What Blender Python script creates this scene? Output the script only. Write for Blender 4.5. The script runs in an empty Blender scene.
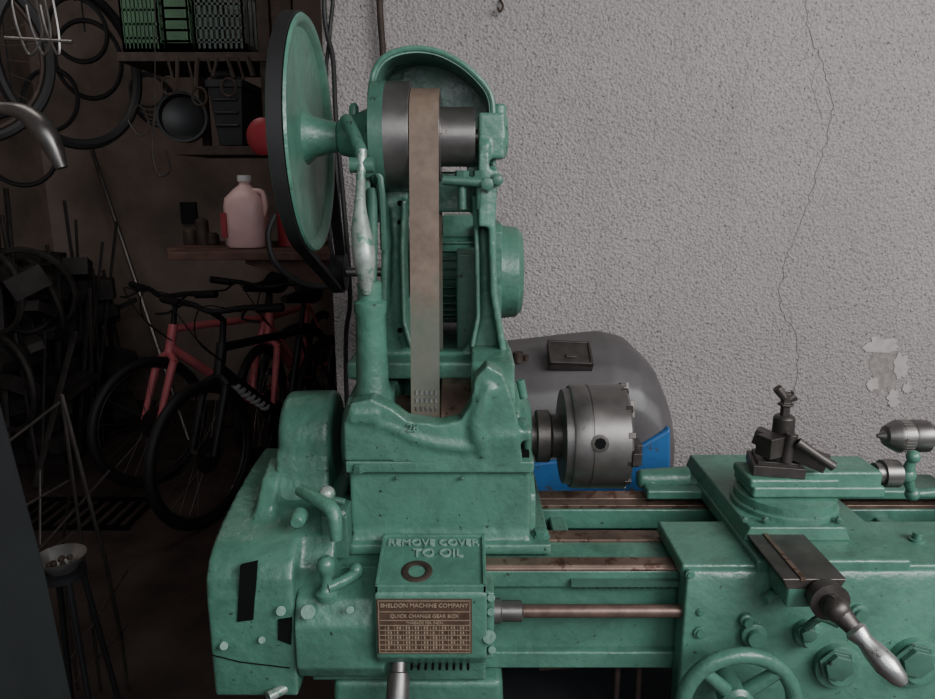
import bpy, bmesh, math, random
from mathutils import Vector, Matrix
random.seed(4)
F=720.0; PT=math.radians(13); CZ=1.5
cp,sp=math.cos(PT),math.sin(PT)
def ray(px,py):
    u=(px-467.5)/F; v=(349.5-py)/F
    return Vector((u, cp+v*sp, -sp+v*cp))
def W(px,py,Y):
    d=ray(px,py); t=Y/d.y
    return Vector((d.x*t, Y, CZ+d.z*t))
def XZ(pts,Y): 
    return [(W(a,b,Y).x, W(a,b,Y).z) for a,b in pts]
def X(px,py,Y): return W(px,py,Y).x
# ---------------------------------------------------------------- materials
def newmat(name):
    m=bpy.data.materials.new(name); m.use_nodes=True
    nt=m.node_tree; b=nt.nodes['Principled BSDF']
    return m,nt,b
def tex(nt,kind,scale,**kw):
    n=nt.nodes.new(kind); n.inputs['Scale'].default_value=scale
    tc=nt.nodes.get('TC') 
    if not tc:
        tc=nt.nodes.new('ShaderNodeTexCoord'); tc.name='TC'
    nt.links.new(tc.outputs['Object'],n.inputs['Vector'])
    for k,v in kw.items(): n.inputs[k].default_value=v
    return n
def ramp(nt,src,stops):
    r=nt.nodes.new('ShaderNodeValToRGB'); cr=r.color_ramp
    while len(cr.elements)<len(stops): cr.elements.new(0.5)
    for e,(p,c) in zip(cr.elements,stops):
        e.position=p; e.color=(c[0],c[1],c[2],1)
    nt.links.new(src,r.inputs[0]); return r
def mix(nt,fac,a,b):
    m=nt.nodes.new('ShaderNodeMix'); m.data_type='RGBA'
    nt.links.new(fac,m.inputs[0])
    for s,i in ((a,6),(b,7)):
        if isinstance(s,tuple): m.inputs[i].default_value=(s[0],s[1],s[2],1)
        else: nt.links.new(s,m.inputs[i])
    return m.outputs[2]
def bump(nt,b,src,strength,dist=0.002):
    n=nt.nodes.new('ShaderNodeBump'); n.inputs['Strength'].default_value=strength; n.inputs['Distance'].default_value=dist
    nt.links.new(src,n.inputs['Height']); nt.links.new(n.outputs[0],b.inputs['Normal'])
def mat(name,col,rough=0.5,metal=0.0,var=0.25,vscale=12,bs=0.15,bscale=180,bd=0.001,chips=None,chipt=0.7,spec=0.5,coat=0,crease=None,edge=None,stain=None,chipscale=38,rvar=0.0):
    m,nt,b=newmat(name)
    n=tex(nt,'ShaderNodeTexNoise',vscale,Detail=6.0,Roughness=0.6)
    dk=tuple(c*(1-var) for c in col); lt=tuple(min(1,c*(1+var)) for c in col)
    r=ramp(nt,n.outputs['Fac'],[(0.3,dk),(0.7,lt)])
    out=r.outputs[0]
    if stain:
        ns=tex(nt,'ShaderNodeTexNoise',6.5,Detail=10.0,Roughness=0.75,Distortion=0.8)
        rs=ramp(nt,ns.outputs['Fac'],[(0.46,(0,0,0)),(0.66,(0.8,)*3)])
        out=mix(nt,rs.outputs[0],out,stain)
    if crease or edge:
        ge=nt.nodes.new('ShaderNodeNewGeometry')
        nn=tex(nt,'ShaderNodeTexNoise',60,Detail=5.0)
        def mr(a,b_,c,d):
            q=nt.nodes.new('ShaderNodeMapRange'); 
            for i,v in zip((1,2,3,4),(a,b_,c,d)): q.inputs[i].default_value=v
            nt.links.new(ge.outputs['Pointiness'],q.inputs[0])
            mu=nt.nodes.new('ShaderNodeMath'); mu.operation='MULTIPLY'; mu.use_clamp=True
            r9=ramp(nt,nn.outputs['Fac'],[(0.35,(0.25,)*3),(0.6,(1,1,1))])
            nt.links.new(q.outputs[0],mu.inputs[0]); nt.links.new(r9.outputs[0],mu.inputs[1]); return mu.outputs[0]
        if crease: out=mix(nt,mr(0.43,0.492,0.97,0.0),out,crease)  # darkens concave creases by pointiness, broken up with noise
        if edge: out=mix(nt,mr(0.525,0.59,0.0,0.9),out,edge)
    if chips:
        n2=tex(nt,'ShaderNodeTexNoise',chipscale,Detail=8.0,Roughness=0.7)
        r2=ramp(nt,n2.outputs['Fac'],[(chipt-0.02,(0,0,0)),(chipt,(1,1,1))])
        out=mix(nt,r2.outputs[0],out,chips)
    nt.links.new(out,b.inputs['Base Color'])
    b.inputs['Roughness'].default_value=rough; b.inputs['Metallic'].default_value=metal
    if rvar:
        nr=tex(nt,'ShaderNodeTexNoise',14,Detail=6.0); q=nt.nodes.new('ShaderNodeMapRange')
        for i,v in zip((1,2,3,4),(0.3,0.7,rough-rvar,rough+rvar)): q.inputs[i].default_value=v
        nt.links.new(nr.outputs['Fac'],q.inputs[0]); nt.links.new(q.outputs[0],b.inputs['Roughness'])
    b.inputs['Specular IOR Level'].default_value=spec
    b.inputs['Coat Weight'].default_value=coat; b.inputs['Coat Roughness'].default_value=0.2
    n3=tex(nt,'ShaderNodeTexNoise',bscale,Detail=3.0)
    bump(nt,b,n3.outputs['Fac'],bs,bd)
    return m
GC=(0.072,0.190,0.138)
GREEN=mat('green_machine_paint',GC,0.36,0,0.16,9,0.55,55,0.004,chips=(0.022,0.034,0.028),chipt=0.665,stain=(0.045,0.112,0.083),spec=0.6,chipscale=70,rvar=0.12)
GREENC=mat('green_cast_iron_paint',GC,0.36,0,0.16,9,0.55,55,0.004,chips=(0.022,0.034,0.028),chipt=0.66,crease=(0.016,0.028,0.022),edge=(0.15,0.195,0.17),stain=(0.045,0.112,0.083),spec=0.6,chipscale=70,rvar=0.12)
GREEN2=mat('green_paint_dark',(0.05,0.125,0.092),0.4,0,0.25,12,0.4,80,0.002,chips=(0.02,0.028,0.025),chipt=0.64)  # darker green for rack, bolts, linkage and small brackets
GEDGE=mat('green_paint_letters',(0.18,0.29,0.24),0.5,0,0.2,60)
STEEL=mat('bare_steel',(0.19,0.18,0.173),0.38,0.8,0.25,14,0.12,300,chips=(0.12,0.09,0.075),chipt=0.66,rvar=0.08)
STEELD=mat('oiled_dark_steel',(0.09,0.08,0.075),0.42,0.7,0.3,25,0.25,200)
WAY=mat('worn_bed_way_steel',(0.18,0.125,0.097),0.4,0.6,0.35,16,0.15,200,chips=(0.10,0.055,0.04),chipt=0.57)
BRASSRUST=mat('rusty_rod',(0.17,0.115,0.095),0.4,0.6,0.4,30)
BLACK=mat('black_rubber',(0.013,0.013,0.014),0.6,0,0.2,20)
HOLE=mat('dark_recess',(0.006,0.007,0.007),0.9,0,0.1,20,spec=0.1)
HANDLE=mat('worn_handle_metal',(0.33,0.39,0.35),0.36,0.4,0.3,60,chips=(0.12,0.24,0.18),chipt=0.58)
GREYP=mat('grey_housing_paint',(0.085,0.079,0.081),0.42,0,0.2,9,0.3,120,0.001,chips=(0.05,0.04,0.04),chipt=0.68)
BLUEP=mat('blue_housing_paint',(0.018,0.10,0.27),0.45,0,0.3,10,chips=(0.06,0.06,0.075),chipt=0.6)
WOOD=mat('dark_wood',(0.10,0.05,0.037),0.7,0,0.4,14)
DARKM=mat('dark_painted_metal',(0.009,0.010,0.012),0.65,0,0.3,10)
BLK2=mat('black_plastic',(0.014,0.015,0.017),0.5,0,0.3,10)
CRATEG=mat('green_crate_plastic',(0.05,0.11,0.06),0.5,0,0.2,10)
CRATEB=mat('grey_crate_plastic',(0.07,0.09,0.08),0.5,0,0.2,10)
PINK=mat('red_bike_paint',(0.75,0.19,0.22),0.35,0,0.2,10)
WHITEP=mat('white_decal',(0.6,0.6,0.6),0.5,0,0.1,10)
RED=mat('red_plastic',(0.24,0.02,0.03),0.45,0,0.2,10)
JUG=mat('jug_plastic',(0.72,0.48,0.46),0.4,0,0.15,8)
CHROME=mat('bright_metal',(0.42,0.42,0.41),0.3,0.85,0.25,30,chips=(0.16,0.14,0.12),chipt=0.62)
RUSTD=mat('rusty_dark_iron',(0.05,0.034,0.027),0.7,0.3,0.4,30)
JUNK=mat('dusty_scrap',(0.035,0.03,0.028),0.7,0.2,0.6,9)
# belt
m,nt,b=newmat('leather_belt'); BELT=m
n=tex(nt,'ShaderNodeTexNoise',30,Detail=8.0,Roughness=0.7)
r=ramp(nt,n.outputs['Fac'],[(0.3,(0.11,0.076,0.055)),(0.7,(0.195,0.142,0.107))])
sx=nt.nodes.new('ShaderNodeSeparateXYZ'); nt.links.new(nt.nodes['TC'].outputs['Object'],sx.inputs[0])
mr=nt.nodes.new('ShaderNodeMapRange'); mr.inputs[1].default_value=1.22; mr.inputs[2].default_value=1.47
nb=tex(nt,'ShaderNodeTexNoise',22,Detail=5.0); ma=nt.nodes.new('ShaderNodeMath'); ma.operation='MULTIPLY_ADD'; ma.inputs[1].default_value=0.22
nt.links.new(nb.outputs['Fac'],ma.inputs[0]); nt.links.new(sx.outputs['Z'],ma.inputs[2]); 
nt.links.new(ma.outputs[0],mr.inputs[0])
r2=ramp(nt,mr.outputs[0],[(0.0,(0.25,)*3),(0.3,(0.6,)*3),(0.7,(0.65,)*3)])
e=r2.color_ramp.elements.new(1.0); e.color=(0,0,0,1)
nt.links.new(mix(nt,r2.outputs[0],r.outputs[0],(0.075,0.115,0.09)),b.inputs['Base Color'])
b.inputs['Roughness'].default_value=0.65
bump(nt,b,n.outputs['Fac'],0.2)
BRASS=mat('brass_plate',(0.10,0.062,0.045),0.45,0.3,0.35,40)
BRASST=mat('brass_letters',(0.36,0.28,0.2),0.5,0.3,0.2,80)
# stucco wall
m,nt,b=newmat('stucco_wall'); STUCCO=m
n=tex(nt,'ShaderNodeTexNoise',1.3,Detail=6.0,Roughness=0.6)
r=ramp(nt,n.outputs['Fac'],[(0.3,(0.33,0.300,0.296)),(0.7,(0.41,0.375,0.37))])
n2=tex(nt,'ShaderNodeTexNoise',115,Detail=6.0,Roughness=0.75)
r2=ramp(nt,n2.outputs['Fac'],[(0.37,(0.8,)*3),(0.485,(0,0,0))])
out=mix(nt,r2.outputs[0],r.outputs[0],(0.20,0.177,0.172))
n4=tex(nt,'ShaderNodeTexNoise',180,Detail=2.0)
r4=ramp(nt,n4.outputs['Fac'],[(0.30,(0.9,)*3),(0.35,(0,0,0))])
out=mix(nt,r4.outputs[0],out,(0.10,0.087,0.082))
n5=tex(nt,'ShaderNodeTexNoise',3.0,Detail=8.0,Roughness=0.7); n5m=nt.nodes.new('ShaderNodeMapping'); n5m.inputs['Scale'].default_value=(2.2,1,0.35)
nt.links.new(nt.nodes['TC'].outputs['Object'],n5m.inputs[0]); nt.links.new(n5m.outputs[0],n5.inputs['Vector'])
r5=ramp(nt,n5.outputs['Fac'],[(0.53,(0,0,0)),(0.75,(0.5,)*3)])
out=mix(nt,r5.outputs[0],out,(0.24,0.217,0.208))
nt.links.new(out,b.inputs['Base Color']); b.inputs['Roughness'].default_value=0.9
v=tex(nt,'ShaderNodeTexVoronoi',135)
ad=nt.nodes.new('ShaderNodeMath'); nt.links.new(n2.outputs['Fac'],ad.inputs[0]); nt.links.new(v.outputs['Distance'],ad.inputs[1])
bump(nt,b,ad.outputs[0],0.85,0.005)
BACKW=mat('old_brown_wall',(0.28,0.22,0.19),0.9,0,0.4,2,0.5,60,0.004)
FLOORM=mat('oily_concrete_floor',(0.065,0.048,0.043),0.5,0,0.5,4,0.5,40,0.003)
CEILM=mat('ceiling_paint',(0.2,0.19,0.18),0.9)
PLASTER=mat('flaked_plaster',(0.41,0.377,0.368),0.9,0,0.15,40)
PLASTERD=mat('exposed_plaster',(0.25,0.225,0.21),0.95,0,0.3,60,0.6,90,0.003)
CRACK=mat('crack_shadow',(0.15,0.13,0.125),1.0,0,0.3,60)
# ---------------------------------------------------------------- geometry
def crom(pts,n=6,closed=False):
    P=[Vector(p) for p in pts]; out=[]; L=len(P)
    rng=L if closed else L-1
    for i in range(rng):
        if closed: a,b_,c,d=P[(i-1)%L],P[i],P[(i+1)%L],P[(i+2)%L]
        else: a,b_,c,d=P[max(i-1,0)],P[i],P[i+1],P[min(i+2,L-1)]
        for k in range(n):
            t=k/n
            out.append(0.5*((2*b_)+(-a+c)*t+(2*a-5*b_+4*c-d)*t*t+(-a+3*b_-3*c+d)*t**3))
    if not closed: out.append(P[-1])
    return out
class Geo:
    def __init__(s): s.v=[]; s.f=[]
    def add(s,vs,fs):
        o=len(s.v); s.v+= [Vector(v) for v in vs]; s.f+=[[i+o for i in f] for f in fs]; return s
    def box(s,x0,x1,y0,y1,z0,z1,M=None):
        vs=[Vector((x,y,z)) for x in (x0,x1) for y in (y0,y1) for z in (z0,z1)]
        if M: vs=[M@v for v in vs]
        return s.add(vs,[(0,1,3,2),(4,6,7,5),(0,4,5,1),(2,3,7,6),(0,2,6,4),(1,5,7,3)])
    def prism(s,a,b):
        n=len(a); return s.add(list(a)+list(b),[list(range(n))[::-1],list(range(n,2*n))]+[(i,(i+1)%n,n+(i+1)%n,n+i) for i in range(n)])
    def prismY(s,pts,y0,y1): return s.prism([Vector((x,y0,z)) for x,z in pts],[Vector((x,y1,z)) for x,z in pts])
    def prismX(s,pts,x0,x1): return s.prism([Vector((x0,y,z)) for y,z in pts],[Vector((x1,y,z)) for y,z in pts])
    def rev(s,org,ax,prof,seg=40):
        org=Vector(org); ax={'X':Vector((1,0,0)),'Y':Vector((0,1,0)),'Z':Vector((0,0,1))}.get(ax,ax) if isinstance(ax,str) else Vector(ax).normalized()
        u=ax.orthogonal().normalized(); w=ax.cross(u)
        prof=list(prof)
        if prof[0][1]>1e-6: prof=[(prof[0][0],0)]+prof
        if prof[-1][1]>1e-6: prof=prof+[(prof[-1][0],0)]
        vs=[];fs=[];rings=[]
        for a,r in prof:
            if r<1e-6: rings.append([len(vs)]); vs.append(org+ax*a)
            else:
                rings.append(list(range(len(vs),len(vs)+seg)))
                for k in range(seg):
                    t=2*math.pi*k/seg; vs.append(org+ax*a+(u*math.cos(t)+w*math.sin(t))*r)
        for A,B in zip(rings,rings[1:]):
            for k in range(seg):
                k2=(k+1)%seg
                if len(A)==1 and len(B)==1: continue
                if len(A)==1: fs.append((A[0],B[k],B[k2]))
                elif len(B)==1: fs.append((A[k],B[0],A[k2]))
                else: fs.append((A[k],B[k],B[k2],A[k2]))
        return s.add(vs,fs)
    def cyl(s,p0,p1,r,r1=None,seg=24):
        p0,p1=Vector(p0),Vector(p1); L=(p1-p0).length
        return s.rev(p0,(p1-p0),[(0,r),(L,r if r1 is None else r1)],seg)
    def sph(s,c,r,seg=20):
        return s.rev(c,'Z',[(-r*math.cos(math.pi*k/10),r*math.sin(math.pi*k/10)) for k in range(11)],seg)
    def tube(s,pts,r,seg=10,closed=False,smooth=0,rr=None):
        if rr is None and isinstance(r,(list,tuple)): rr=list(r)
        P=[Vector(p) for p in pts]
        if smooth:
            if rr:
                R=crom([(q,0,0) for q in rr],smooth,closed); rr=[q.x for q in R]
            P=crom(P,smooth,closed)
        n=len(P)
        if rr is None: rr=[r]*n
        T=[]
        for i in range(n):
            a=P[(i-1)%n] if (closed or i>0) else P[i]; c=P[(i+1)%n] if (closed or i<n-1) else P[i]
            T.append((c-a).normalized())
        u=T[0].orthogonal().normalized(); vs=[];fs=[]
        for i in range(n):
            u=(u-T[i]*u.dot(T[i])).normalized(); w=T[i].cross(u)
            for k in range(seg):
                t=2*math.pi*k/seg; vs.append(P[i]+(u*math.cos(t)+w*math.sin(t))*rr[i])
        m_=n if closed else n-1
        for i in range(m_):
            j=(i+1)%n
            for k in range(seg):
                k2=(k+1)%seg; fs.append((i*seg+k,i*seg+k2,j*seg+k2,j*seg+k))
        if not closed: fs.append(list(range(seg))[::-1]); fs.append([(n-1)*seg+k for k in range(seg)])
        return s.add(vs,fs)
    def torus(s,c,ax,R,r,seg=48,rs=10,sy=1):
        ax=Vector(ax).normalized(); u=ax.orthogonal().normalized(); w=ax.cross(u); vs=[];fs=[]
        for i in range(seg):
            t=2*math.pi*i/seg; d=u*math.cos(t)+w*math.sin(t)
            for k in range(rs):
                q=2*math.pi*k/rs; vs.append(Vector(c)+d*(R+r*math.cos(q))+ax*r*sy*math.sin(q))
        for i in range(seg):
            j=(i+1)%seg
            for k in range(rs):
                k2=(k+1)%rs; fs.append((i*rs+k,i*rs+k2,j*rs+k2,j*rs+k))
        return s.add(vs,fs)
    def hexb(s,c,ax,r,h):
        return s.rev(c,ax,[(0,r*1.25),(h*0.25,r*1.25),(h*0.25,r),(h*0.9,r),(h,r*0.8)],6)
    def belt(s,x0,x1,c0,r0,c1,r1,th,seg=40):
        c0=Vector(c0);c1=Vector(c1); d=(c1-c0); L=d.length; base=math.atan2(d.y,d.x)
        al=math.acos((r0-r1)/L)
        def loop(e):
            out=[]
            for k in range(seg+1):
                t=base+al+(2*math.pi-2*al)*k/seg; out.append((c0.x+(r0+e)*math.cos(t),c0.y+(r0+e)*math.sin(t)))
            for k in range(seg+1):
                t=base-al+2*al*k/seg; out.append((c1.x+(r1+e)*math.cos(t),c1.y+(r1+e)*math.sin(t)))
            return out
        A=loop(0);B=loop(th); n=len(A)
        vs=[(x0,y,z) for y,z in A]+[(x1,y,z) for y,z in A]+[(x0,y,z) for y,z in B]+[(x1,y,z) for y,z in B]
        fs=[]
        for i in range(n):
            j=(i+1)%n
            fs+=[(i,j,n+j,n+i),(2*n+i,3*n+i,3*n+j,2*n+j),(i,2*n+i,2*n+j,j),(n+i,n+j,3*n+j,3*n+i)]
        return s.add(vs,fs)
    def make(s,name,mt,parent=None,bevel=0,voxel=0,smooth=40,iters=4):
        me=bpy.data.meshes.new(name); bm=bmesh.new()
        vv=[bm.verts.new(v) for v in s.v]
        for f in s.f:
            try: bm.faces.new([vv[i] for i in f])
            except ValueError: pass
        bmesh.ops.recalc_face_normals(bm,faces=bm.faces)
        bm.to_mesh(me); bm.free()
        for p in me.polygons: p.use_smooth=True
        ob=bpy.data.objects.new(name,me); bpy.context.scene.collection.objects.link(ob)
        if voxel and mt is GREEN: mt=GREENC
        me.materials.append(mt)
        if voxel:
            md=ob.modifiers.new('fuse','REMESH'); md.mode='VOXEL'; md.voxel_size=voxel; md.use_smooth_shade=True
            sm=ob.modifiers.new('soft','SMOOTH'); sm.factor=0.5; sm.iterations=iters
        else:
            me.set_sharp_from_angle(angle=math.radians(smooth))
            if bevel:
                bv=ob.modifiers.new('bev','BEVEL'); bv.width=bevel; bv.segments=3; bv.limit_method='ANGLE'; bv.angle_limit=math.radians(35); bv.harden_normals=True
        if parent:
            ob.parent=parent; ob.matrix_parent_inverse=Matrix.Translation(-parent.location)
        return ob
def empty(name,loc):
    e=bpy.data.objects.new(name,None); e.empty_display_size=0.05; e.location=loc
    bpy.context.scene.collection.objects.link(e); return e
def text(name,body,size,mt,loc,rot,parent,ext=0.0008):
    c=bpy.data.curves.new(name,'FONT'); c.body=body; c.size=size; c.extrude=ext; c.align_x='CENTER'; c.align_y='CENTER'; c.offset=size*0.012
    o=bpy.data.objects.new(name,c); bpy.context.scene.collection.objects.link(o)
    o.location=loc; o.rotation_euler=rot; c.materials.append(mt)
    if parent: o.parent=parent; o.matrix_parent_inverse=Matrix.Translation(-parent.location)
    return o
# ================================================================ ROOM
WY=1.92; WL=X(327,150,WY)
Geo().box(WL,3.0,WY,WY+0.15,0,2.9).make('wall_back',STUCCO)
Geo().box(WL,WL+0.12,WY+0.15,5.0,0,2.9).make('wall_partition',BACKW)
Geo().box(-2.8,WL,4.9,5.0,0,2.9).make('wall_rear_room',BACKW)
Geo().box(-2.9,-2.8,-1.5,5.0,0,2.9).make('wall_left',BACKW)
Geo().box(3.0,3.1,-1.5,WY+0.15,0,2.9).make('wall_right',STUCCO)
Geo().box(-2.9,3.1,-1.5,5.0,-0.1,0).make('floor',FLOORM)
Geo().box(-2.9,3.1,-1.5,5.0,2.9,3.0).make('ceiling',CEILM)
def wobble(pts,n,j):
    P=crom(pts,n); return [p+Vector((random.uniform(-j,j),0,random.uniform(-j,j))) for p in P]
wall=bpy.data.objects['wall_back']
def onwall(l,off=0.0): return [W(a,b,WY-off) for a,b in l]
g=Geo()
g.tube(wobble(onwall([(812,-30),(806,20),(820,60),(832,105),(818,170),(800,225),(788,255),(780,300),(797,345),(793,400)]),9,0.005),0.0011,6)
g.tube(wobble(onwall([(820,60),(812,85),(822,120)]),6,0.003),0.0007,6)
g.tube(wobble(onwall([(780,300),(792,318),(786,335)]),5,0.003),0.0007,6)
g.make('crack',CRACK,wall)
def blob(cx,cy,rx,ry,n=22,j=0.3):
    return [(cx+rx*math.cos(2*math.pi*k/n)*(1+random.uniform(-j,j)),cy+ry*math.sin(2*math.pi*k/n)*(1+random.uniform(-j,j))) for k in range(n)]
g=Geo(); g.prismY(XZ(blob(884,368,15,26),WY),WY-0.0012,WY+0.01); g.make('bare_patch',PLASTERD,wall)
g=Geo()
for c in [(880,346,18,8),(900,366,7,12),(873,384,6,7),(893,398,6,8),(906,388,4,5)]:
    g.prismY(XZ(blob(*c),WY),WY-0.003,WY+0.01)
g.make('flaked_plaster',PLASTER,wall)
# ================================================================ LATHE
L=empty('metal_lathe',(0.3,1.2,0.0))
SY,SZ=1.2,1.067
UY,UZ=1.25,1.575
g=Geo(); g.prismY([(-0.23,0.0),(0.08,0.0),(0.055,0.745),(-0.21,0.745)],0.975,1.36)
g.prismY([(1.0,0.0),(1.3,0.0),(1.27,0.745),(1.03,0.745)],0.975,1.36)
g.make('pedestals',GREEN,L,bevel=0.012)
g=Geo()
g.box(-0.2,1.35,1.02,1.055,0.76,0.915); g.box(-0.2,1.35,1.255,1.29,0.76,0.915)
g.box(-0.2,1.35,1.005,1.075,0.745,0.775); g.box(-0.2,1.35,1.24,1.30,0.745,0.775)
g.box(-0.12,1.35,1.010,1.14,0.885,0.915); g.box(-0.2,1.35,1.225,1.30,0.875,0.915)
for x in (-0.15,0.15,0.45,0.75,1.05,1.3): g.box(x,x+0.03,1.04,1.27,0.77,0.90)
g.make('bed',GREEN,L,bevel=0.004)
g=Geo()
g.prismX([(1.011,0.912),(1.011,0.917),(1.016,0.922),(1.040,0.922),(1.040,0.912)],-0.02,1.35)
g.prismX([(1.262,0.912),(1.262,0.919),(1.275,0.93),(1.288,0.919),(1.288,0.912)],-0.2,1.35)
g.box(-0.1,1.35,1.10,1.135,0.914,0.920); g.box(-0.2,1.35,1.228,1.252,0.914,0.922)
g.make('bed_ways',WAY,L,bevel=0.0015)
g=Geo(); g.box(0.16,1.3,1.000,1.012,0.893,0.902)
for i in range(110): 
    x=0.17+i*0.01; g.prismX([(1.000,0.893),(1.006,0.886),(1.012,0.893)],x,x+0.006)
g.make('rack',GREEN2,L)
LY=0.982
g=Geo(); lz=W(560,611,LY).z; g.rev((0,LY,lz),'X',[(0.02,0.010),(1.3,0.010)],24)
for i in range(150):
    x=0.36+i*0.006; g.torus((x,LY,lz),(1,0,0),0.0098,0.0015,16,6)
g.make('lead_screw',BRASSRUST,L)
g=Geo(); g.rev((0,LY,lz),'X',[(0.02,0.019),(0.05,0.019),(0.052,0.016),(0.082,0.016),(0.085,0.011)],32); g.make('lead_screw_collar',STEEL,L)
g=Geo(); g.rev((0,LY,lz),'X',[(0.0,0.026),(0.025,0.026),(0.028,0.022)],32); g.box(0.0,0.03,0.96,1.03,lz-0.035,lz+0.045); g.make('lead_screw_bearing',GREEN,L,bevel=0.003)
g=Geo(); g.box(0.06,1.0,0.99,1.36,0.60,0.612); g.box(0.06,1.0,0.985,0.992,0.60,0.64); g.make('chip_tray',DARKM,L)
g=Geo()
for px in (640,618): 
    p=W(px,660,1.04); g.cyl((p.x,1.04,0.612),(p.x,1.04,0.75),0.005)
g.tube([W(540,668,1.10),W(590,664,1.08),W(650,662,1.08),W(700,668,1.1)],0.005,8,smooth=6)
g.make('pipe_under_bed',RUSTD,L)

# headstock lower casting
g=Geo()
xl=X(350,500,1.06); xr=X(531,500,1.06)
g.prismX([(1.06,0.92),(1.055,0.93),(1.064,0.96),(1.060,1.082),(1.34,1.082),(1.34,0.92)],xl,xr)
g.box(xl-0.003,X(551,545,1.05),1.048,1.35,0.92,0.938)
g.prismX([(1.09,0.93),(1.10,1.0),(1.14,1.02),(1.3,1.02),(1.33,0.93)],xr-0.02,xr+0.012)
g.box(xl-0.004,xr+0.004,1.050,1.34,1.060,1.079)
g.make('headstock_casting',GREEN,L,voxel=0.0035,iters=3)
g=Geo()
g.box(xl+0.004,xr-0.004,1.060,1.33,1.074,1.09); g.make('headstock_seam',HOLE,L)
g=Geo()
o=[(345,462),(343,425),(350,404),(372,399),(392,409),(408,421),(440,425),(460,421),(470,405),(475,378),(487,365),(503,374),(512,398),(518,420),(523,464),(500,470),(470,470),(430,466),(390,462)]
g.prismY(XZ(o,1.05),1.05,1.09)
xr0,xr1=X(471,400,1.1),X(514,400,1.1)
g.prismX([(1.052,1.075),(1.046,1.12),(1.056,1.165),(1.085,1.20),(1.13,1.218),(1.20,1.222),(1.32,1.215),(1.34,1.08)],xr0,xr1)
g.rev((0,SY,SZ+0.01),'X',[(xr0,0.085),(xr1+0.012,0.085),(xr1+0.02,0.07),(xr1+0.035,0.05)],40)
xa,xb=X(347,420,1.1),X(392,420,1.1)
g.prismX([(1.055,1.08),(1.055,1.12),(1.075,1.15),(1.12,1.165),(1.30,1.165),(1.34,1.08)],xa,xb)
g.rev((0,SY,SZ),'X',[(xa-0.02,0.06),(xb,0.085)],40)
g.tube([W(350,414,1.058),W(385,424,1.058),W(425,440,1.058),W(470,446,1.058),W(500,440,1.056)],[0.009,0.011,0.013,0.013,0.009],12,smooth=5)
g.tube([W(492,385,1.058),W(480,410,1.056),W(478,435,1.056),W(485,455,1.058)],[0.014,0.016,0.016,0.012],12,smooth=5)
# clamp flanges with bolts
g.box(X(352,400,1.07),X(380,400,1.07),1.046,1.10,1.142,1.160)
g.box(X(496,400,1.07),X(531,400,1.07),1.052,1.12,1.112,1.130)
g.box(xa,xr1,1.31,1.34,1.08,1.16)
g.make('headstock_upper_casting',GREEN,L,voxel=0.0035,iters=4)
g=Geo()
c=Vector((X(366,412,1.07),1.065,1.158)); g.hexb(c,'Z',0.010,0.013)
c=Vector((X(522,412,1.07),1.07,1.128)); g.hexb(c,'Z',0.009,0.014)
c=W(359,471,1.05); g.hexb(c,'Z',0.009,0.012)
for px in (397,462): g.hexb(W(px,478,1.056),Vector((0,-1,0)),0.003,0.004)
c=W(528,432,1.08); g.cyl(c-Vector((0,0,0.06)),c,0.006)
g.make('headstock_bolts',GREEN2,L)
g=Geo(); g.hexb(W(541,536,1.08),'Z',0.012,0.012); g.cyl(W(524,398,1.12),W(520,380,1.12),0.007); g.make('green_bolts',GREEN,L)
text('casting_number','28',0.018,GREEN,W(413,428,1.044),(math.radians(78),0,0),L,0.0015)
cx=[X(p,137,UY) for p in (375,412,441,475)]
g=Geo(); g.rev((0,SY,SZ),'X',[(cx[0]+0.02,0.03),(cx[0]+0.02,0.072),(cx[1],0.072),(cx[1],0.088),(cx[2],0.088),(cx[2],0.106),(cx[3]-0.005,0.106)],64)
g.make('headstock_cone_pulley',WAY,L,bevel=0.002)
g=Geo(); g.rev((0,SY,SZ),'X',[(0.06,0.036),(0.088,0.036),(0.088,0.044),(0.104,0.044),(0.108,0.034),(0.12,0.034),(0.12,0.046),(0.142,0.046),(0.146,0.038),(0.172,0.038)],48)
g.make('spindle_nose',STEELD,L,bevel=0.0015)
c0,c1=X(568,436,SY),X(623,436,SY)
g=Geo(); g.rev((0,SY,SZ),'X',[(c0-0.014,0.07),(c0-0.012,0.082),(c0,0.084),(c0,0.0885),(c0+0.003,0.0905),(c0+0.028,0.0905),(c0+0.029,0.089),(c0+0.031,0.089),(c0+0.032,0.0905),(c1-0.004,0.0905),(c1,0.087),(c1,0.0)],80)
g.make('chuck_body',STEEL,L)
g=Geo()
for k in range(3):
    a=math.radians(95+120*k)
    for q in (0,1):
        M=Matrix.Translation((0,SY,SZ))@Matrix.Rotation(a,4,'X')
        g.box(c1-0.003,c1+0.020-0.008*q,-0.011,0.011,0.03+0.03*q,0.062+0.032*q,M)
        for t in range(4): g.box(c1-0.003,c1+0.008,-0.014,0.014,0.05+t*0.012,0.056+t*0.012,M)
for k in range(12):
    a=math.radians(30*k+10); M=Matrix.Translation((0,SY,SZ))@Matrix.Rotation(a,4,'X')
    g.box(c1-0.010,c1+0.002,-0.005,0.005,0.08,0.0912,M)
g.make('chuck_jaws',STEELD,L,bevel=0.001)
g=Geo();h=Geo()
for a in (12,132,252):
    a=math.radians(a); d=Vector((0,-math.cos(a),math.sin(a)))
    c=Vector((c0+0.040,SY,SZ))+d*0.087
    h.rev(c,d,[(0,0.0145),(0.005,0.0145),(0.0055,0.012)],28)
    g.rev(c,d,[(0.0,0.0095),(0.0062,0.0095)],8)
h.make('chuck_pinion_ring',STEELD,L); g.make('chuck_key_socket',HOLE,L)

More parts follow.
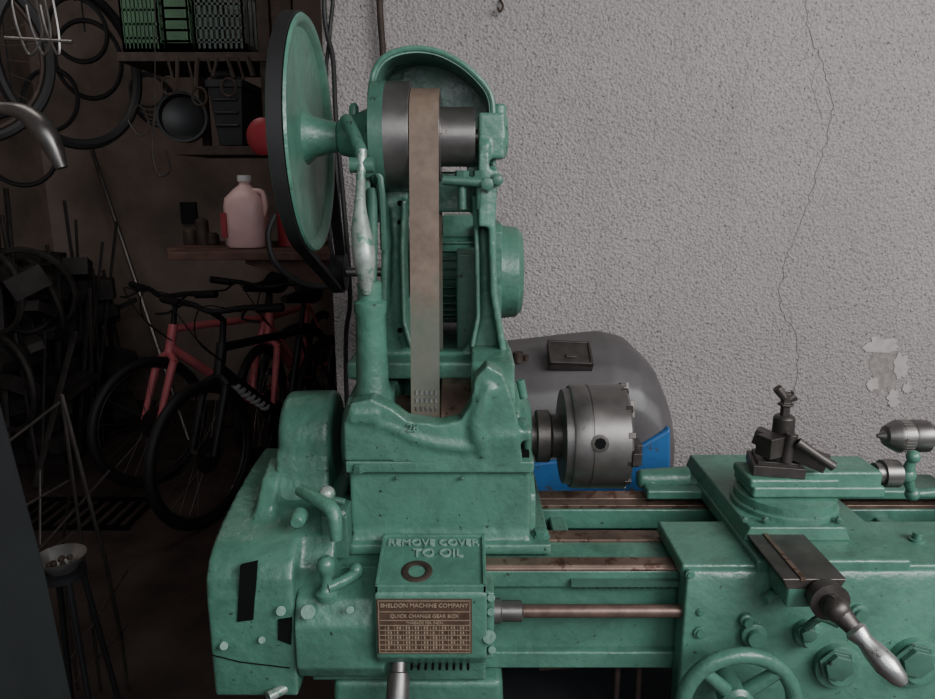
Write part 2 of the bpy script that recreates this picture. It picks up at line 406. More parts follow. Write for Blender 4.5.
# ---- upper countershaft
g=Geo()
g.rev((0,UY,UZ),'X',[(cx[0],0.06),(cx[0],0.085),(cx[0]+0.004,0.088),(cx[1],0.088),(cx[1],0.072),(cx[2],0.072),(cx[2],0.048),(cx[3],0.048),(cx[3],0.04)],72)
g.make('countershaft_cone_pulley',STEEL,L,bevel=0.001)
g=Geo(); g.rev((0,UY,UZ),'X',[(cx[0]-0.001,0.03),(cx[0]-0.001,0.0885),(cx[0]+0.022,0.0885)],72); g.make('pulley_painted_rim',GREEN2,L)
g=Geo(); g.belt(cx[1]+0.001,cx[2]-0.001,(UY,UZ),0.0722,(SY,SZ),0.0885,0.0045); g.make('flat_drive_belt',BELT,L)
g=Geo()
p0=Vector((0,UY-0.078,UZ)); p1=Vector((0,SY-0.094,SZ+0.0))
for row,zz in enumerate((1.145,1.158,1.171)):
    t=(zz-p1.z)/(p0.z-p1.z); y=p1.y+(p0.y-p1.y)*t-0.0015
    for i in range(5):
        x=cx[1]+0.009+i*0.0078
        g.box(x,x+0.0028,y-0.001,y+0.002,zz-0.0045,zz+0.003)
g.make('belt_lacing',CHROME,L)
g=Geo(); g.rev((0,UY,UZ),'X',[(-0.30,0.012),(0.068,0.012)],24); g.make('countershaft',STEEL,L)
# big wheel
WX0,WX1=-0.286,-0.256
g=Geo()
R=0.189
g.rev((0,UY,UZ),'X',[(WX0+0.002,0.03),(WX0+0.008,0.035),(WX0+0.008,R-0.025),(WX0,R-0.018),(WX0,R-0.004),(WX0+0.004,R),(WX0+0.008,R-0.008),(WX0+0.022,R-0.008),(WX1-0.004,R),(WX1,R-0.003),(WX1,R-0.010),(WX1-0.003,R-0.014),(WX1-0.010,R-0.020),(WX1-0.015,0.07),(WX1-0.012,0.045),(WX1+0.003,0.033),(WX1+0.025,0.027),(WX1+0.04,0.024)],96)
g.make('large_drive_wheel',GREEN,L)
MY,MZ=1.52,W(470,272,1.52).z
g=Geo(); g.belt(WX0+0.003,WX1-0.006,(UY,UZ),R-0.006,(MY,MZ),0.035,0.009,64)
g.make('v_belt',BLACK,L)
g=Geo(); g.rev((0,MY,MZ),'X',[(WX0,0.02),(WX0,0.04),(WX0+0.006,0.035),(WX1-0.006,0.035),(WX1,0.04),(WX1,0.02)],40)
g.make('motor_pulley',DARKM,L)
# motor
g=Geo()
ml,mrr=-0.12,X(490,270,1.52)
g.rev((0,MY,MZ),'X',[(ml-0.02,0.05),(ml,0.095),(ml+0.01,0.1),(mrr,0.1),(mrr,0.106),(mrr+0.018,0.106),(mrr+0.02,0.098),(mrr+0.055,0.094),(mrr+0.066,0.082),(mrr+0.066,0.0)],56)
for k in range(36):
    M=Matrix.Translation((0,MY,MZ))@Matrix.Rotation(math.radians(10*k),4,'X'); g.box(ml+0.012,mrr-0.005,-0.0018,0.0018,0.095,0.107,M)
g.prismX([(MY-0.105,MZ-0.10),(MY-0.105,MZ+0.09),(MY-0.09,MZ+0.105),(MY+0.09,MZ+0.105),(MY+0.1,MZ-0.11),(MY-0.09,MZ-0.115)],mrr-0.03,mrr+0.02)
g.box(-0.05,0.03,MY-0.06,MY+0.05,MZ+0.07,MZ+0.12)
g.make('motor',GREEN,L,bevel=0.003)
g=Geo(); g.rev((0,MY,MZ),'X',[(WX0,0.01),(ml,0.01)],20); g.make('motor_shaft',STEEL,L)
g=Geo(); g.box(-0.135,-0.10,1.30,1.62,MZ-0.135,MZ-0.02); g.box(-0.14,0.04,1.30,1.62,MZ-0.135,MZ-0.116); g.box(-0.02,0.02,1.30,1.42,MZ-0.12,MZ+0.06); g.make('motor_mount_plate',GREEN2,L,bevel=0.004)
# ---- bracket
g=Geo()
g.prismY(XZ([(378,165),(412,165),(408,200),(405,250),(406,310),(411,338),(425,352),(462,352),(474,338),(477,300),(476,250),(473,200),(466,165),(497,165),(495,210),(496,270),(502,330),(512,378),(352,378),(368,340),(382,290),(385,240),(383,200)],1.25),1.25,1.28)
for pts in ([(381,170),(388,240),(386,300),(376,345),(362,380)],[(494,170),(491,220),(493,290),(502,345),(508,380)]):
    P=[W(a,b,1.25) for a,b in pts]
    for a,b in zip(P,P[1:]):
        n=Vector((b.z-a.z,0,a.x-b.x)).normalized()*0.006
        g.prismY([((a+n).x,(a+n).z),((b+n).x,(b+n).z),((b-n).x,(b-n).z),((a-n).x,(a-n).z)],1.205,1.33)
for pts in ([(405,200),(403,250),(405,320),(412,345)],[(474,195),(477,250),(478,315),(472,345)]):
    P=[W(a,b,1.25) for a,b in pts]
    for a,b in zip(P,P[1:]):
        n=Vector((b.z-a.z,0,a.x-b.x)).normalized()*0.004
        g.prismY([((a+n).x,(a+n).z),((b+n).x,(b+n).z),((b-n).x,(b-n).z),((a-n).x,(a-n).z)],1.225,1.31)
g.box(X(352,378,1.25),X(513,378,1.25),1.20,1.33,1.17,1.20)
hl,hr=X(350,137,UY),X(374,137,UY)
g.rev((0,UY,UZ),'X',[(hl-0.02,0.024),(hl-0.014,0.030),(hl,0.033),(hr-0.01,0.045),(hr,0.052)],36)
g.prismX([(1.20,1.43),(1.205,1.56),(1.235,1.61),(1.27,1.61),(1.31,1.55),(1.32,1.43)],hr-0.025,hr-0.002)
b0,b1=X(478,137,UY),X(506,137,UY)
g.rev((0,UY,UZ),'X',[(b0,0.034),(b1,0.034),(b1+0.003,0.027)],32)
g.box(b0,b1-0.004,1.212,1.29,UZ-0.036,UZ+0.036)
g.prismX([(1.20,1.43),(1.205,1.56),(1.235,1.61),(1.27,1.61),(1.31,1.55),(1.32,1.43)],b0,b0+0.018)
g.box(X(376,200,1.3),X(496,200,1.3),1.29,1.33,1.45,1.52)
g.make('countershaft_bracket',GREEN,L,voxel=0.0033,iters=3)
g=Geo()
for px,py in ((400,222),(400,203),(400,330),(488,205)):
    c=W(px,py,1.249); g.cyl(c,c-Vector((0,0.004,0)),0.0045)
g.make('bracket_holes',HOLE,L)
g=Geo()
for px in (462,480):
    c=W(px,178,1.21); g.cyl(c+Vector((0,0,-0.05)),c+Vector((0,0,0.01)),0.007); g.hexb(c,'Z',0.012,0.012)
g.hexb(W(487,184,1.20),Vector((0,-1,0)),0.011,0.012)
g.hexb(W(497,180,1.20),Vector((0,-1,0)),0.009,0.012)
g.tube([W(443,180,1.2),W(492,183,1.2)],0.008,10)
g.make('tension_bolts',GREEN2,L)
g=Geo(); g.rev((b1-0.012,UY-0.005,UZ+0.03),'Z',[(0,0.012),(0.018,0.012),(0.022,0.008)],20); g.rev((hl+0.008,UY,UZ+0.03),'Z',[(0,0.008),(0.018,0.008),(0.024,0.004)],16); g.make('oil_cups',GREEN,L)
# belt guard hood
oh=[(373,165),(371,110),(373,82),(380,64),(394,54),(415,50),(438,53),(462,65),(482,83),(491,98),(493,118),(493,165)]
A=XZ(oh,1.25); 
A=[(q.x,q.y) for q in crom([(a,b,0) for a,b in A],4)]
cxm=sum(a for a,b in A)/len(A); czm=UZ
B=[(cxm+(a-cxm)*0.94,czm+(b-czm)*0.95) for a,b in A]
g=Geo(); g.prismY(A+B[::-1],1.235,1.37); g.prismY(A,1.362,1.372); 
g.tube([Vector((a,1.235,b)) for a,b in A],0.0045,8)
ob=g.make('belt_guard_hood',GREEN,L,bevel=0)
# round column and lever
g=Geo()
cxk=X(371,330,1.12)
zt=W(371,283,1.12).z
g.rev((cxk,1.12,0),'Z',[(1.12,0.036),(1.165,0.032),(1.19,0.026),(zt-0.05,0.0235),(zt-0.045,0.026),(zt-0.03,0.026),(zt-0.026,0.019),(zt,0.019),(zt+0.003,0.016)],32)
g.make('bracket_column',GREEN,L)
g=Geo()
pts=[W(362,150,1.15),W(361,175,1.14),W(360,205,1.12),W(361,230,1.11),W(364,255,1.10),W(366,280,1.10),W(366,294,1.10)]
g.tube(pts,[0.008,0.007,0.009,0.015,0.0175,0.012,0.006],16,smooth=5)
g.make('belt_tension_lever_handle',HANDLE,L)
g=Geo(); g.tube([W(362,156,1.15),W(352,130,1.18),W(346,120,1.2)],0.011,12,smooth=4); g.cyl(W(350,165,1.15),W(374,165,1.15),0.012); g.tube([W(371,283,1.12),W(372,240,1.16),W(372,190,1.2)],0.009,10,smooth=4)
g.tube([W(366,175,1.19),W(380,178,1.19),W(384,250,1.19)],0.006,8,smooth=4)
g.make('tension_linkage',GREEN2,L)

# ---- spindle end cover
gx0,gx1=X(286,430,1.2),X(339,430,1.2)
g=Geo(); 
g.rev((0,SY,SZ+0.002),'X',[(gx0+0.0,0.03),(gx0+0.003,0.070),(gx0+0.012,0.077),(gx1-0.01,0.079),(gx1-0.003,0.076),(gx1,0.07)],56)
g.prismX([(1.122,SZ),(1.110,1.02),(1.09,0.97),(1.07,0.93),(1.28,0.93),(1.28,SZ)],gx0+0.002,gx1-0.004)
g.make('spindle_end_cover',GREEN,L,voxel=0.004,iters=5)
# ---- change gear cover
g=Geo()
prof=[(0.955,0.735),(0.955,0.90),(0.96,0.93),(0.975,0.952),(1.0,0.968),(1.05,0.983),(1.12,0.996),(1.20,1.005),(1.30,1.008),(1.33,0.95),(1.33,0.735)]
g0,g1=X(205,600,0.955),X(293,600,0.955)
g.prismX(prof,g0,g1)
prof2=[(1.0,0.74),(0.985,0.85),(0.99,0.93),(1.02,0.97),(1.10,0.995),(1.31,1.0),(1.32,0.74)]
g.prismX(prof2,g1-0.01,X(336,600,1.0))
g.prismX([(1.02,0.955),(1.06,1.0),(1.10,1.03),(1.15,1.045),(1.26,1.045),(1.29,1.0),(1.29,0.95)],g0+0.05,gx0+0.01)
g.make('change_gear_cover',GREEN,L,voxel=0.005,iters=6)
g=Geo(); g.prismY(XZ([(240,566),(257,562),(253,620),(237,622)],0.9525),0.9525,0.958); 
g.prismY(XZ([(278,620),(292,618),(291,645),(278,640)],0.9525),0.9525,0.958)
g.tube([W(208,654,0.9535),W(240,662,0.9535),W(290,668,0.9535)],0.0009,6)
g.make('cover_slots',HOLE,L)
g=Geo(); g.cyl(W(281,611,0.955),W(281,611,0.945),0.007); g.cyl(W(224,646,0.955),W(224,646,0.948),0.006);g.cyl(W(262,640,0.955),W(262,640,0.948),0.005)
g.tube([W(300,490,1.05),W(318,500,1.02),W(333,512,1.0),W(336,540,0.99)],[0.010,0.011,0.012,0.009],12,smooth=4)
g.rev(W(300,515,1.02),Vector((0,-1,0)),[(0,0.013),(0.022,0.012),(0.027,0.008)],20)
g.make('cover_bosses',GREEN,L)
g=Geo(); c=W(327,494,1.03); g.sph(c,0.013); g.cyl(c,c+Vector((0,0.03,-0.03)),0.007); 
g.hexb(W(340,520,1.03),'Z',0.01,0.014); g.cyl(W(285,688,0.96),W(268,697,0.94),0.008)
g.make('reverse_lever_knob',HANDLE,L)
g=Geo(); g.tube([W(305,492,1.06),W(325,498,1.03),W(345,502,1.03)],0.006,8)
g.prismX([(1.02,0.93),(1.02,1.0),(1.05,1.01),(1.1,1.0),(1.1,0.93)],X(322,520,1.03),X(348,520,1.03)); g.make('reverse_bracket',GREEN2,L,bevel=0.006)

# ---- quick change gear box
q0,q1=X(374,600,0.93),X(487,600,0.93)
SL=0.2
def gtop(x,y): 
    return 0.930+(y-0.935)*SL
g=Geo()
g.prismX([(0.945,0.80),(0.93,0.82),(0.93,0.92),(0.935,0.929),(1.046,0.950),(1.06,0.945),(1.06,0.80)],q0,q1)
l0=X(294,620,0.95)
g.prismX([(0.96,0.765),(0.945,0.79),(0.945,0.86),(0.965,0.895),(1.0,0.91),(1.06,0.92),(1.06,0.765)],l0,q0+0.01)
g.box(q1-0.005,q1+0.012,0.955,1.02,0.80,0.91)
g.prismX([(0.97,0.75),(0.955,0.80),(1.07,0.80),(1.07,0.75)],X(310,670,0.96),q1)
g.make('quick_change_gearbox',GREEN,L,voxel=0.0035,iters=3)
g=Geo()
def tb(x0,x1,y0,y1,h0,h1):
    vs=[]
    for x in (x0,x1):
        for y in (y0,y1):
            for h in (h0,h1): vs.append((x,y,gtop(x,y)+h))
    g.add(vs,[(0,1,3,2),(4,6,7,5),(0,4,5,1),(2,3,7,6),(0,2,6,4),(1,5,7,3)])
tb(q0+0.002,q1-0.002,0.935,1.045,-0.01,0.0015)
for a in ((q0+0.001,q1-0.001,0.933,0.938),(q0+0.001,q1-0.001,1.042,1.047),(q0+0.001,q0+0.006,0.933,1.047),(q1-0.006,q1-0.001,0.933,1.047)): tb(*a,-0.01,0.006)
g.make('gearbox_lid',GREEN,L,bevel=0.0012)
qm=(q0+q1)/2; tl=math.atan(SL)
text('lid_text_1','REMOVE COVER',0.0195,GEDGE,(qm,1.030,gtop(0,1.030)+0.002),(tl,0,0),L,0.002)
text('lid_text_2','TO OIL',0.024,GEDGE,(qm+0.008,1.006,gtop(0,1.006)+0.002),(tl,0,0),L,0.002)
g=Geo(); g.torus((qm-0.022,0.968,gtop(0,0.968)+0.002),(0,-SL,1),0.018,0.0055,40,8,sy=0.35); g.make('lid_washer',RUSTD,L)
p0=X(375,600,0.93)+0.002; p1=X(472,600,0.93)
g=Geo(); g.box(p0,p1,0.9265,0.9305,0.829,0.917); g.make('threading_chart_plate',BRASS,L,bevel=0.001)
g=Geo()
rows=[0.898,0.884,0.876,0.868,0.860,0.852,0.844,0.836]
for z in rows+[0.831,0.9155]: g.box(p0+0.003,p1-0.003,0.9258,0.9268,z-0.0004,z+0.0004)
for i in range(10):
    x=p0+0.012+i*(p1-p0-0.02)/9; g.box(x-0.0003,x+0.0003,0.9258,0.9268,0.831,0.876)
for x in (p0+0.003,p1-0.003): g.box(x-0.0005,x+0.0005,0.9258,0.9268,0.831,0.9155)
for r_ in range(5):
    for i in range(9):
        x=p0+0.0155+i*(p1-p0-0.02)/9; z=0.872-r_*0.008
        for q in range(random.choice((1,2,2))): g.box(x+q*0.004,x+q*0.004+0.0022,0.9257,0.9268,z-0.0022,z+0.0022)
g.make('chart_grid',BRASST,L)
pm=(p0+p1)/2; fr=(math.radians(90),0,0)
text('plate_text_1','SHELDON MACHINE COMPANY',0.0088,BRASST,(pm,0.926,0.908),fr,L,0.0004)
text('plate_text_2','QUICK CHANGE GEAR BOX',0.0078,BRASST,(pm,0.926,0.891),fr,L,0.0004)
text('plate_text_3','THREADS PER INCH',0.006,BRASST,(pm,0.926,0.880),fr,L,0.0004)
g=Geo()
for i in range(9):
    c=W(412+i*7,664,0.945); g.cyl(c,c-Vector((0,0.012,0)),0.0022,seg=8)
g.make('index_holes',HOLE,L)
g=Geo()
for a,b in ((491,612),(491,598),(492,650)): g.cyl(W(a,b,0.955),W(a,b,0.946),0.006)
g.cyl(W(489,637,0.95),W(489,637,0.93),0.010)
g.cyl(W(308,612,0.945),W(308,612,0.938),0.011); g.cyl(W(350,610,0.945),W(350,610,0.941),0.006)
g.make('gearbox_knobs',GREEN,L,bevel=0.001)
g=Geo(); b_=W(327,592,0.965)
g.rev(b_,Vector((0.0,0.02,1)),[(-0.01,0.016),(0.0,0.017),(0.004,0.012),(0.012,0.008),(0.03,0.009),(0.036,0.013),(0.044,0.0145),(0.052,0.012),(0.058,0.005)],24)
g.tube([W(327,588,0.96),W(345,580,0.98),W(358,572,1.0)],0.009,10,smooth=3)
g.sph(W(356,570,1.0),0.011)
g.make('gearbox_ball_lever',GREEN,L)
g=Geo(); c=W(399,664,0.95); d=Vector((0,-0.55,-0.6)).normalized(); g.rev(c,d,[(-0.02,0.012),(0.012,0.012),(0.014,0.0165),(0.055,0.0175),(0.07,0.012),(0.074,0.0)],28); g.make('tumbler_handle',STEEL,L)

# ---- carriage
ax0=X(669,560,1.04)
g=Geo()
g.box(ax0,0.95,0.975,1.12,0.923,0.945)
g.box(ax0+0.01,0.90,1.23,1.31,0.931,0.95)
g.box(0.43,0.66,0.97,1.33,0.931,0.955)
g.make('saddle',GREEN,L,bevel=0.005)
g=Geo(); g.prismX([(0.985,0.66),(0.965,0.68),(0.962,0.925),(0.97,0.94),(1.0,0.94),(1.0,0.66)],ax0+0.004,0.95)
g.make('apron',GREEN,L,bevel=0.006)
g=Geo(); rb=X(634,485,1.3); g.rev((0,1.28,0.952),'X',[(rb,0.012),(rb+0.004,0.018),(rb+0.05,0.021),(0.42,0.024)],24); g.box(rb+0.02,0.44,1.26,1.31,0.931,0.955); g.make('rear_saddle_wing',GREEN,L,bevel=0.004)
s0,s1=0.436,0.526
g=Geo(); g.prismY([(s0-0.004,0.954),(0.60,0.954),(0.59,0.978),(s0+0.004,0.978)],1.03,1.34)
g.make('cross_slide',GREEN,L,bevel=0.003)
g=Geo(); g.prismY([(s0+0.008,0.95),(s1-0.008,0.95),(s1,0.966),(s0,0.966)],0.90,1.04); g.make('cross_slide_dovetail',STEELD,L,bevel=0.002)
g=Geo(); g.box(s0+0.01,s1-0.01,0.902,0.97,0.92,0.952); g.make('cross_slide_support',GREEN,L,bevel=0.004)
g=Geo(); g.box(s0+0.025,s0+0.032,0.898,1.03,0.964,0.968); g.make('gib_strip',WAY,L)
# cross feed crank
cc=Vector((0.493,0.905,0.945))
g=Geo(); g.rev(cc,Vector((0,-1,0)),[(0,0.012),(0.008,0.012),(0.01,0.025),(0.03,0.027),(0.032,0.016),(0.05,0.015)],36)
k0=cc+Vector((0,-0.045,0)); k1=W(893,672,0.80); 
g.tube([k0+Vector((-0.012,0,0.008)),k0,k0.lerp(k1,0.35),k0.lerp(k1,0.7),k1],[0.012,0.016,0.011,0.009,0.010],14,smooth=4)
g.sph(k0,0.018)
g.make('cross_feed_dial',STEELD,L)
g=Geo(); e0=k0.lerp(k1,0.3)
dd=(k1-k0).normalized()
g.rev(e0,dd,[(0,0.011),(0.006,0.0155),(0.02,0.011),(0.035,0.0145),(0.055,0.016),(0.075,0.011),(0.082,0.006)],20)
g.rev(k1-dd*0.03,dd,[(0,0.008),(0.01,0.012),(0.025,0.013),(0.038,0.007)],20)
g.make('cross_feed_crank_handle',CHROME,L)
# compound
cc2=Vector((0.53,1.12,0))
g=Geo(); g.rev(cc2,'Z',[(0.975,0.084),(0.985,0.084),(0.988,0.080),(1.001,0.080),(1.003,0.076)],64)
g.make('compound_swivel_base',GREEN,L)
g=Geo(); g.box(cc2.x-0.07,X(871,488,1.12),1.078,1.165,1.004,1.024); g.box(cc2.x-0.02,X(876,488,1.1),1.085,1.158,1.016,1.047); g.box(cc2.x-0.075,cc2.x+0.07,1.08,1.16,1.02,1.036); g.make('compound_slide',GREEN,L,bevel=0.005)
g=Geo(); xx=X(872,488,1.12); g.rev((0,1.12,1.03),'X',[(xx,0.018),(xx+0.012,0.018),(xx+0.012,0.023),(xx+0.038,0.023),(xx+0.04,0.012),(xx+0.06,0.012)],32); g.make('compound_dial',STEEL,L)
g=Geo(); c=Vector((xx+0.052,1.115,1.03)); u=Vector((0,-0.25,1)).normalized()
g.tube([c-u*0.04+Vector((0.02,0,0)),c,c+u*0.035],[0.006,0.01,0.006],10,smooth=3); g.sph(c+u*0.036,0.011); g.sph(c-u*0.04+Vector((0.02,0,0)),0.012); g.sph(c,0.014)
g.tube([c-u*0.04+Vector((0.02,0,0)),c-u*0.04+Vector((0.08,0,0.005))],[0.007,0.012],10)
g.make('compound_ball_crank',GREEN,L)
g=Geo()
for px in (744,765,815,838): c=W(px,519,1.045); g.hexb(c,Vector((0,-1,0)),0.005,0.006)
g.make('swivel_screws',GREEN2,L)
# tool post
tp=Vector((X(782,470,1.12),1.12,0))
M=Matrix.Translation((tp.x,1.12,1.036))@Matrix.Rotation(math.radians(-12),4,'Z')
g=Geo(); g.box(-0.052,0.028,-0.036,0.036,0,0.018,M); g.box(-0.045,0.02,-0.03,0.03,0.016,0.024,M)
g.rev((tp.x-0.005,1.12,0),'Z',[(1.05,0.026),(1.066,0.028),(1.068,0.018),(1.128,0.017),(1.132,0.013)],32)
M2=Matrix.Translation((tp.x-0.005,1.105,1.082))@Matrix.Rotation(math.radians(-35),4,'Z')@Matrix.Rotation(math.radians(14),4,'Y')
g.box(-0.05,0.065,-0.011,0.011,-0.013,0.013,M2)
M3=Matrix.Translation((tp.x-0.02,1.105,1.09))@Matrix.Rotation(math.radians(25),4,'Z')
g.box(-0.03,0.03,-0.016,0.016,-0.02,0.014,M3)
g.rev((tp.x-0.005,1.12,0),'Z',[(1.13,0.008),(1.148,0.008),(1.148,0.013),(1.152,0.013),(1.153,0.009),(1.17,0.009)],6)
g.tube([(tp.x-0.022,1.12,1.178),(tp.x-0.005,1.12,1.158),(tp.x+0.008,1.12,1.165)],[0.008,0.008,0.01],8)
a=W(797,442,1.08); b_=W(834,467,1.06); g.tube([a,a.lerp(b_,.5),b_],[0.009,0.007,0.0085],10)
g.cyl(W(786,462,1.09),W(792,434,1.09),0.009)
g.make('tool_post',STEELD,L,bevel=0.0015)
# apron controls
AY=0.962
g=Geo()
def knob(px,py,r,h): 
    c=W(px,py,AY); g.rev(c,Vector((0,-1,0)),[(-0.002,r*1.0),(h*0.5,r),(h*0.55,r*0.92),(h*0.6,r*0.7),(h,r*0.65)],28)
knob(752,632,0.019,0.02); knob(806,631,0.021,0.024); knob(836,664,0.036,0.02); knob(914,660,0.04,0.022); knob(700,612,0.006,0.004); knob(690,574,0.007,0.005); knob(700,632,0.01,0.006)
knob(858,612,0.014,0.012); knob(745,618,0.01,0.016)
c=W(915,551,1.05); g.rev((c.x,1.05,0.945),'Z',[(0,0.012),(0.004,0.012),(0.004,0.007),(0.014,0.007)],20)
g.cyl(W(790,585,AY),W(765,600,AY-0.02),0.007)
g.make('apron_knobs',GREEN,L)
g=Geo()
for px,py,r in ((806,631,0.012),(836,664,0.022),(914,660,0.024)):
    g.hexb(W(px,py,AY-0.016),Vector((0,-1,0)),r,0.014)
g.tube([W(806,628,AY-0.03),W(820,618,AY-0.045),W(838,622,AY-0.05)],[0.006,0.006,0.009],10,smooth=3)
g.make('apron_nuts',GREEN2,L,bevel=0.001)
hc=W(738,704,0.895)
g=Geo(); g.torus(hc,(0,1,0.0),0.080,0.0115,72,14)
for k in range(4):
    a=math.radians(45+90*k); d=Vector((math.cos(a),0,math.sin(a))); g.tube([hc+d*0.02+Vector((0,0.01,0)),hc+d*0.078],[0.011,0.009],10)
g.rev(hc+Vector((0,0.02,0)),Vector((0,-1,0)),[(-0.05,0.016),(0,0.024),(0.02,0.024),(0.026,0.018)],30)
g.make('apron_handwheel',GREEN,L)
g=Geo(); g.rev(hc+Vector((0,-0.006,0)),Vector((0,-1,0)),[(0,0.014),(0.01,0.013)],6); p=hc+Vector((-0.055,0,-0.055)); g.rev(p,Vector((0,-1,0)),[(0,0.006),(0.01,0.012),(0.05,0.014),(0.06,0.008)],20); g.make('handwheel_hub_nut',STEELD,L)
# ---- tailstock
t0=X(877,437,SY)
g=Geo(); g.rev((0,SY,SZ),'X',[(t0,0.003),(t0+0.012,0.010),(t0+0.014,0.018),(t0+0.03,0.027),(t0+0.034,0.0285),(t0+0.055,0.0285),(t0+0.056,0.026),(t0+0.06,0.0285),(t0+0.085,0.0285),(t0+0.09,0.02),(t0+0.13,0.013),(t0+0.2,0.013)],48); 
for k in range(30):
    M=Matrix.Translation((0,SY,SZ))@Matrix.Rotation(math.radians(12*k),4,'X'); g.box(t0+0.036,t0+0.053,-0.0012,0.0012,0.027,0.0298,M)
g.make('tailstock_drill_chuck',STEEL,L)
g=Geo(); g.rev((0,SY,SZ),'X',[(t0+0.16,0.03),(t0+0.17,0.04),(t0+0.36,0.04),(t0+0.37,0.03)],40); g.prismX([(1.08,0.93),(1.12,0.96),(1.17,1.05),(1.23,1.05),(1.28,0.96),(1.30,0.93)],t0+0.18,t0+0.35); g.make('tailstock_body',GREEN,L,bevel=0.004)

# ================================================================ rear machine housing
H=empty('motor_cabinet_housing',W(600,450,1.7))
o=[(462,354),(500,349),(530,346),(571,341),(605,338),(630,344),(649,362),(660,388),(667,420),(669,500),(669,720),(462,720)]
P=XZ(o,1.72)
xL=P[0][0]; xR=P[8][0]
g=Geo()
def sec(y,dz,dx): return [Vector((min(x,xR-dx) if x>0.25 else x,y,max(0.0,z-dz) if z>0.6 else 0.0)) for x,z in P]
rings=[sec(1.555,0.16,0.05),sec(1.56,0.12,0.035),sec(1.575,0.08,0.022),sec(1.61,0.035,0.008),sec(1.66,0.008,0),sec(1.72,0.0,0),sec(1.82,0.0,0),sec(1.86,0.04,0.01)]
n=len(P); vs=[v for r_ in rings for v in r_]; fs=[list(range(n))[::-1],[(len(rings)-1)*n+i for i in range(n)]]
for r_ in range(len(rings)-1):
    for i in range(n): fs.append((r_*n+i,r_*n+(i+1)%n,(r_+1)*n+(i+1)%n,(r_+1)*n+i))
g.add(vs,fs)
g.make('upper_shell',GREYP,H,voxel=0.008,iters=6)
YB=1.545
g=Geo(); g.prismY(XZ([(480,700),(480,470),(545,462),(600,456),(640,446),(671,428),(671,700)],YB),YB,1.84); g.make('lower_panel',BLUEP,H,bevel=0.008)
g=Geo(); c=W(570,356,1.62)
M=Matrix.Translation(c+Vector((0,0,0.008)))@Matrix.Rotation(math.radians(30),4,'X')@Matrix.Rotation(math.radians(3),4,'Y')
g.box(-0.05,0.05,-0.038,-0.032,-0.006,0.004,M);g.box(-0.05,0.05,0.032,0.038,-0.006,0.004,M);g.box(-0.05,-0.044,-0.038,0.038,-0.006,0.004,M);g.box(0.044,0.05,-0.038,0.038,-0.006,0.004,M); g.box(-0.05,0.05,-0.038,0.038,-0.02,0.0,M)
g.box(-0.012,0.012,-0.02,-0.01,0,0.006,M)
g.make('hatch_frame',STEELD,H,bevel=0.001)
g=Geo(); g.cyl(W(518,362,1.64),W(518,352,1.64),0.012); g.cyl(W(526,360,1.64),W(526,355,1.64),0.006)
g.make('housing_knob',RUSTD,H)
# ================================================================ pipes/cables above
C=empty('power_cable',W(335,100,1.9))
g=Geo()
top=W(322,-60,1.89)
g.tube([(top.x,1.89,2.9),top,W(325,20,1.89),W(333,60,1.87),W(336,120,1.82),W(345,220,1.75),W(350,300,1.78),W(346,380,1.8),(W(346,380,1.8).x,1.8,0.0)],0.006,8,smooth=6)
g.tube([(top.x+0.03,1.89,2.9),W(333,-60,1.88),W(330,30,1.89),W(326,80,1.88),W(334,150,1.85),W(330,240,1.8),W(345,285,1.7)],0.005,8,smooth=6)
g.make('cable_strands',BLACK,C)
C=empty('wall_conduit_pipe',W(380,20,1.9)); g=Geo(); g.tube([W(378,-70,1.89),W(380,10,1.89),W(383,55,1.89),W(384,120,1.89)],0.008,10,smooth=5); g.make('pipe',RUSTD,C)
g=Geo(); g.tube([W(500,0,1.915),W(503,6,1.90),W(500,12,1.89),W(498,8,1.9)],0.003,6,smooth=3); g.make('wall_hook',RUSTD)
# ================================================================ background storage
def crate(name,x0,x1,y0,y1,z0,z1,mt):
    g=Geo(); t=0.012; z0+=0.003
    g.box(x0,x1,y0,y1,z0,z0+t)
    for z in (z0,z1-0.03): 
        for a in ((x0,x1,y0,y0+t),(x0,x1,y1-t,y1),(x0,x0+t,y0,y1),(x1-t,x1,y0,y1)): g.box(a[0],a[1],a[2],a[3],z,z+0.03)
    n=9
    for i in range(n+1):
        x=x0+(x1-x0-t)*i/n
        for y in (y0,y1-t): g.box(x,x+t*0.8,y,y+t*0.6,z0,z1)
    for i in range(7):
        y=y0+(y1-y0-t)*i/6
        for x in (x0,x1-t): g.box(x,x+t*0.6,y,y+t,z0,z1)
    for k in range(1,6):
        z=z0+(z1-z0)*k/6
        for y in (y0,y1-t): g.box(x0,x1,y,y+t*0.5,z-0.004,z+0.004)
    return g.make(name,mt)
S=empty('storage_shelf',W(200,140,2.85))
sx0,sx1=X(128,50,2.75),X(262,50,2.75)
zu=W(200,52,2.7).z; zl=W(200,146,2.7).z
g=Geo()
g.box(sx0-0.02,sx1+0.05,2.7,3.1,zu-0.03,zu); g.box(sx0+0.15,sx1+0.05,2.7,3.1,zl-0.03,zl)
for x in (sx1,): 
    for y in (2.71,3.06): g.box(x,x+0.04,y,y+0.04,zl-0.03,2.9)
for y in (3.06,): g.box(sx0+0.13,sx0+0.16,y,y+0.03,zl-0.03,2.9)
g.make('boards_and_posts',RUSTD,S)
crate('plastic_crate',X(120,20,2.72),X(160,20,2.72),2.72,3.05,zu,zu+0.28,CRATEG)
crate('plastic_crate.001',X(163,20,2.72),X(190,20,2.72),2.72,3.05,zu,zu+0.22,CRATEG)
crate('plastic_crate.002',X(193,20,2.72),X(245,20,2.72),2.72,3.05,zu,zu+0.24,CRATEB)
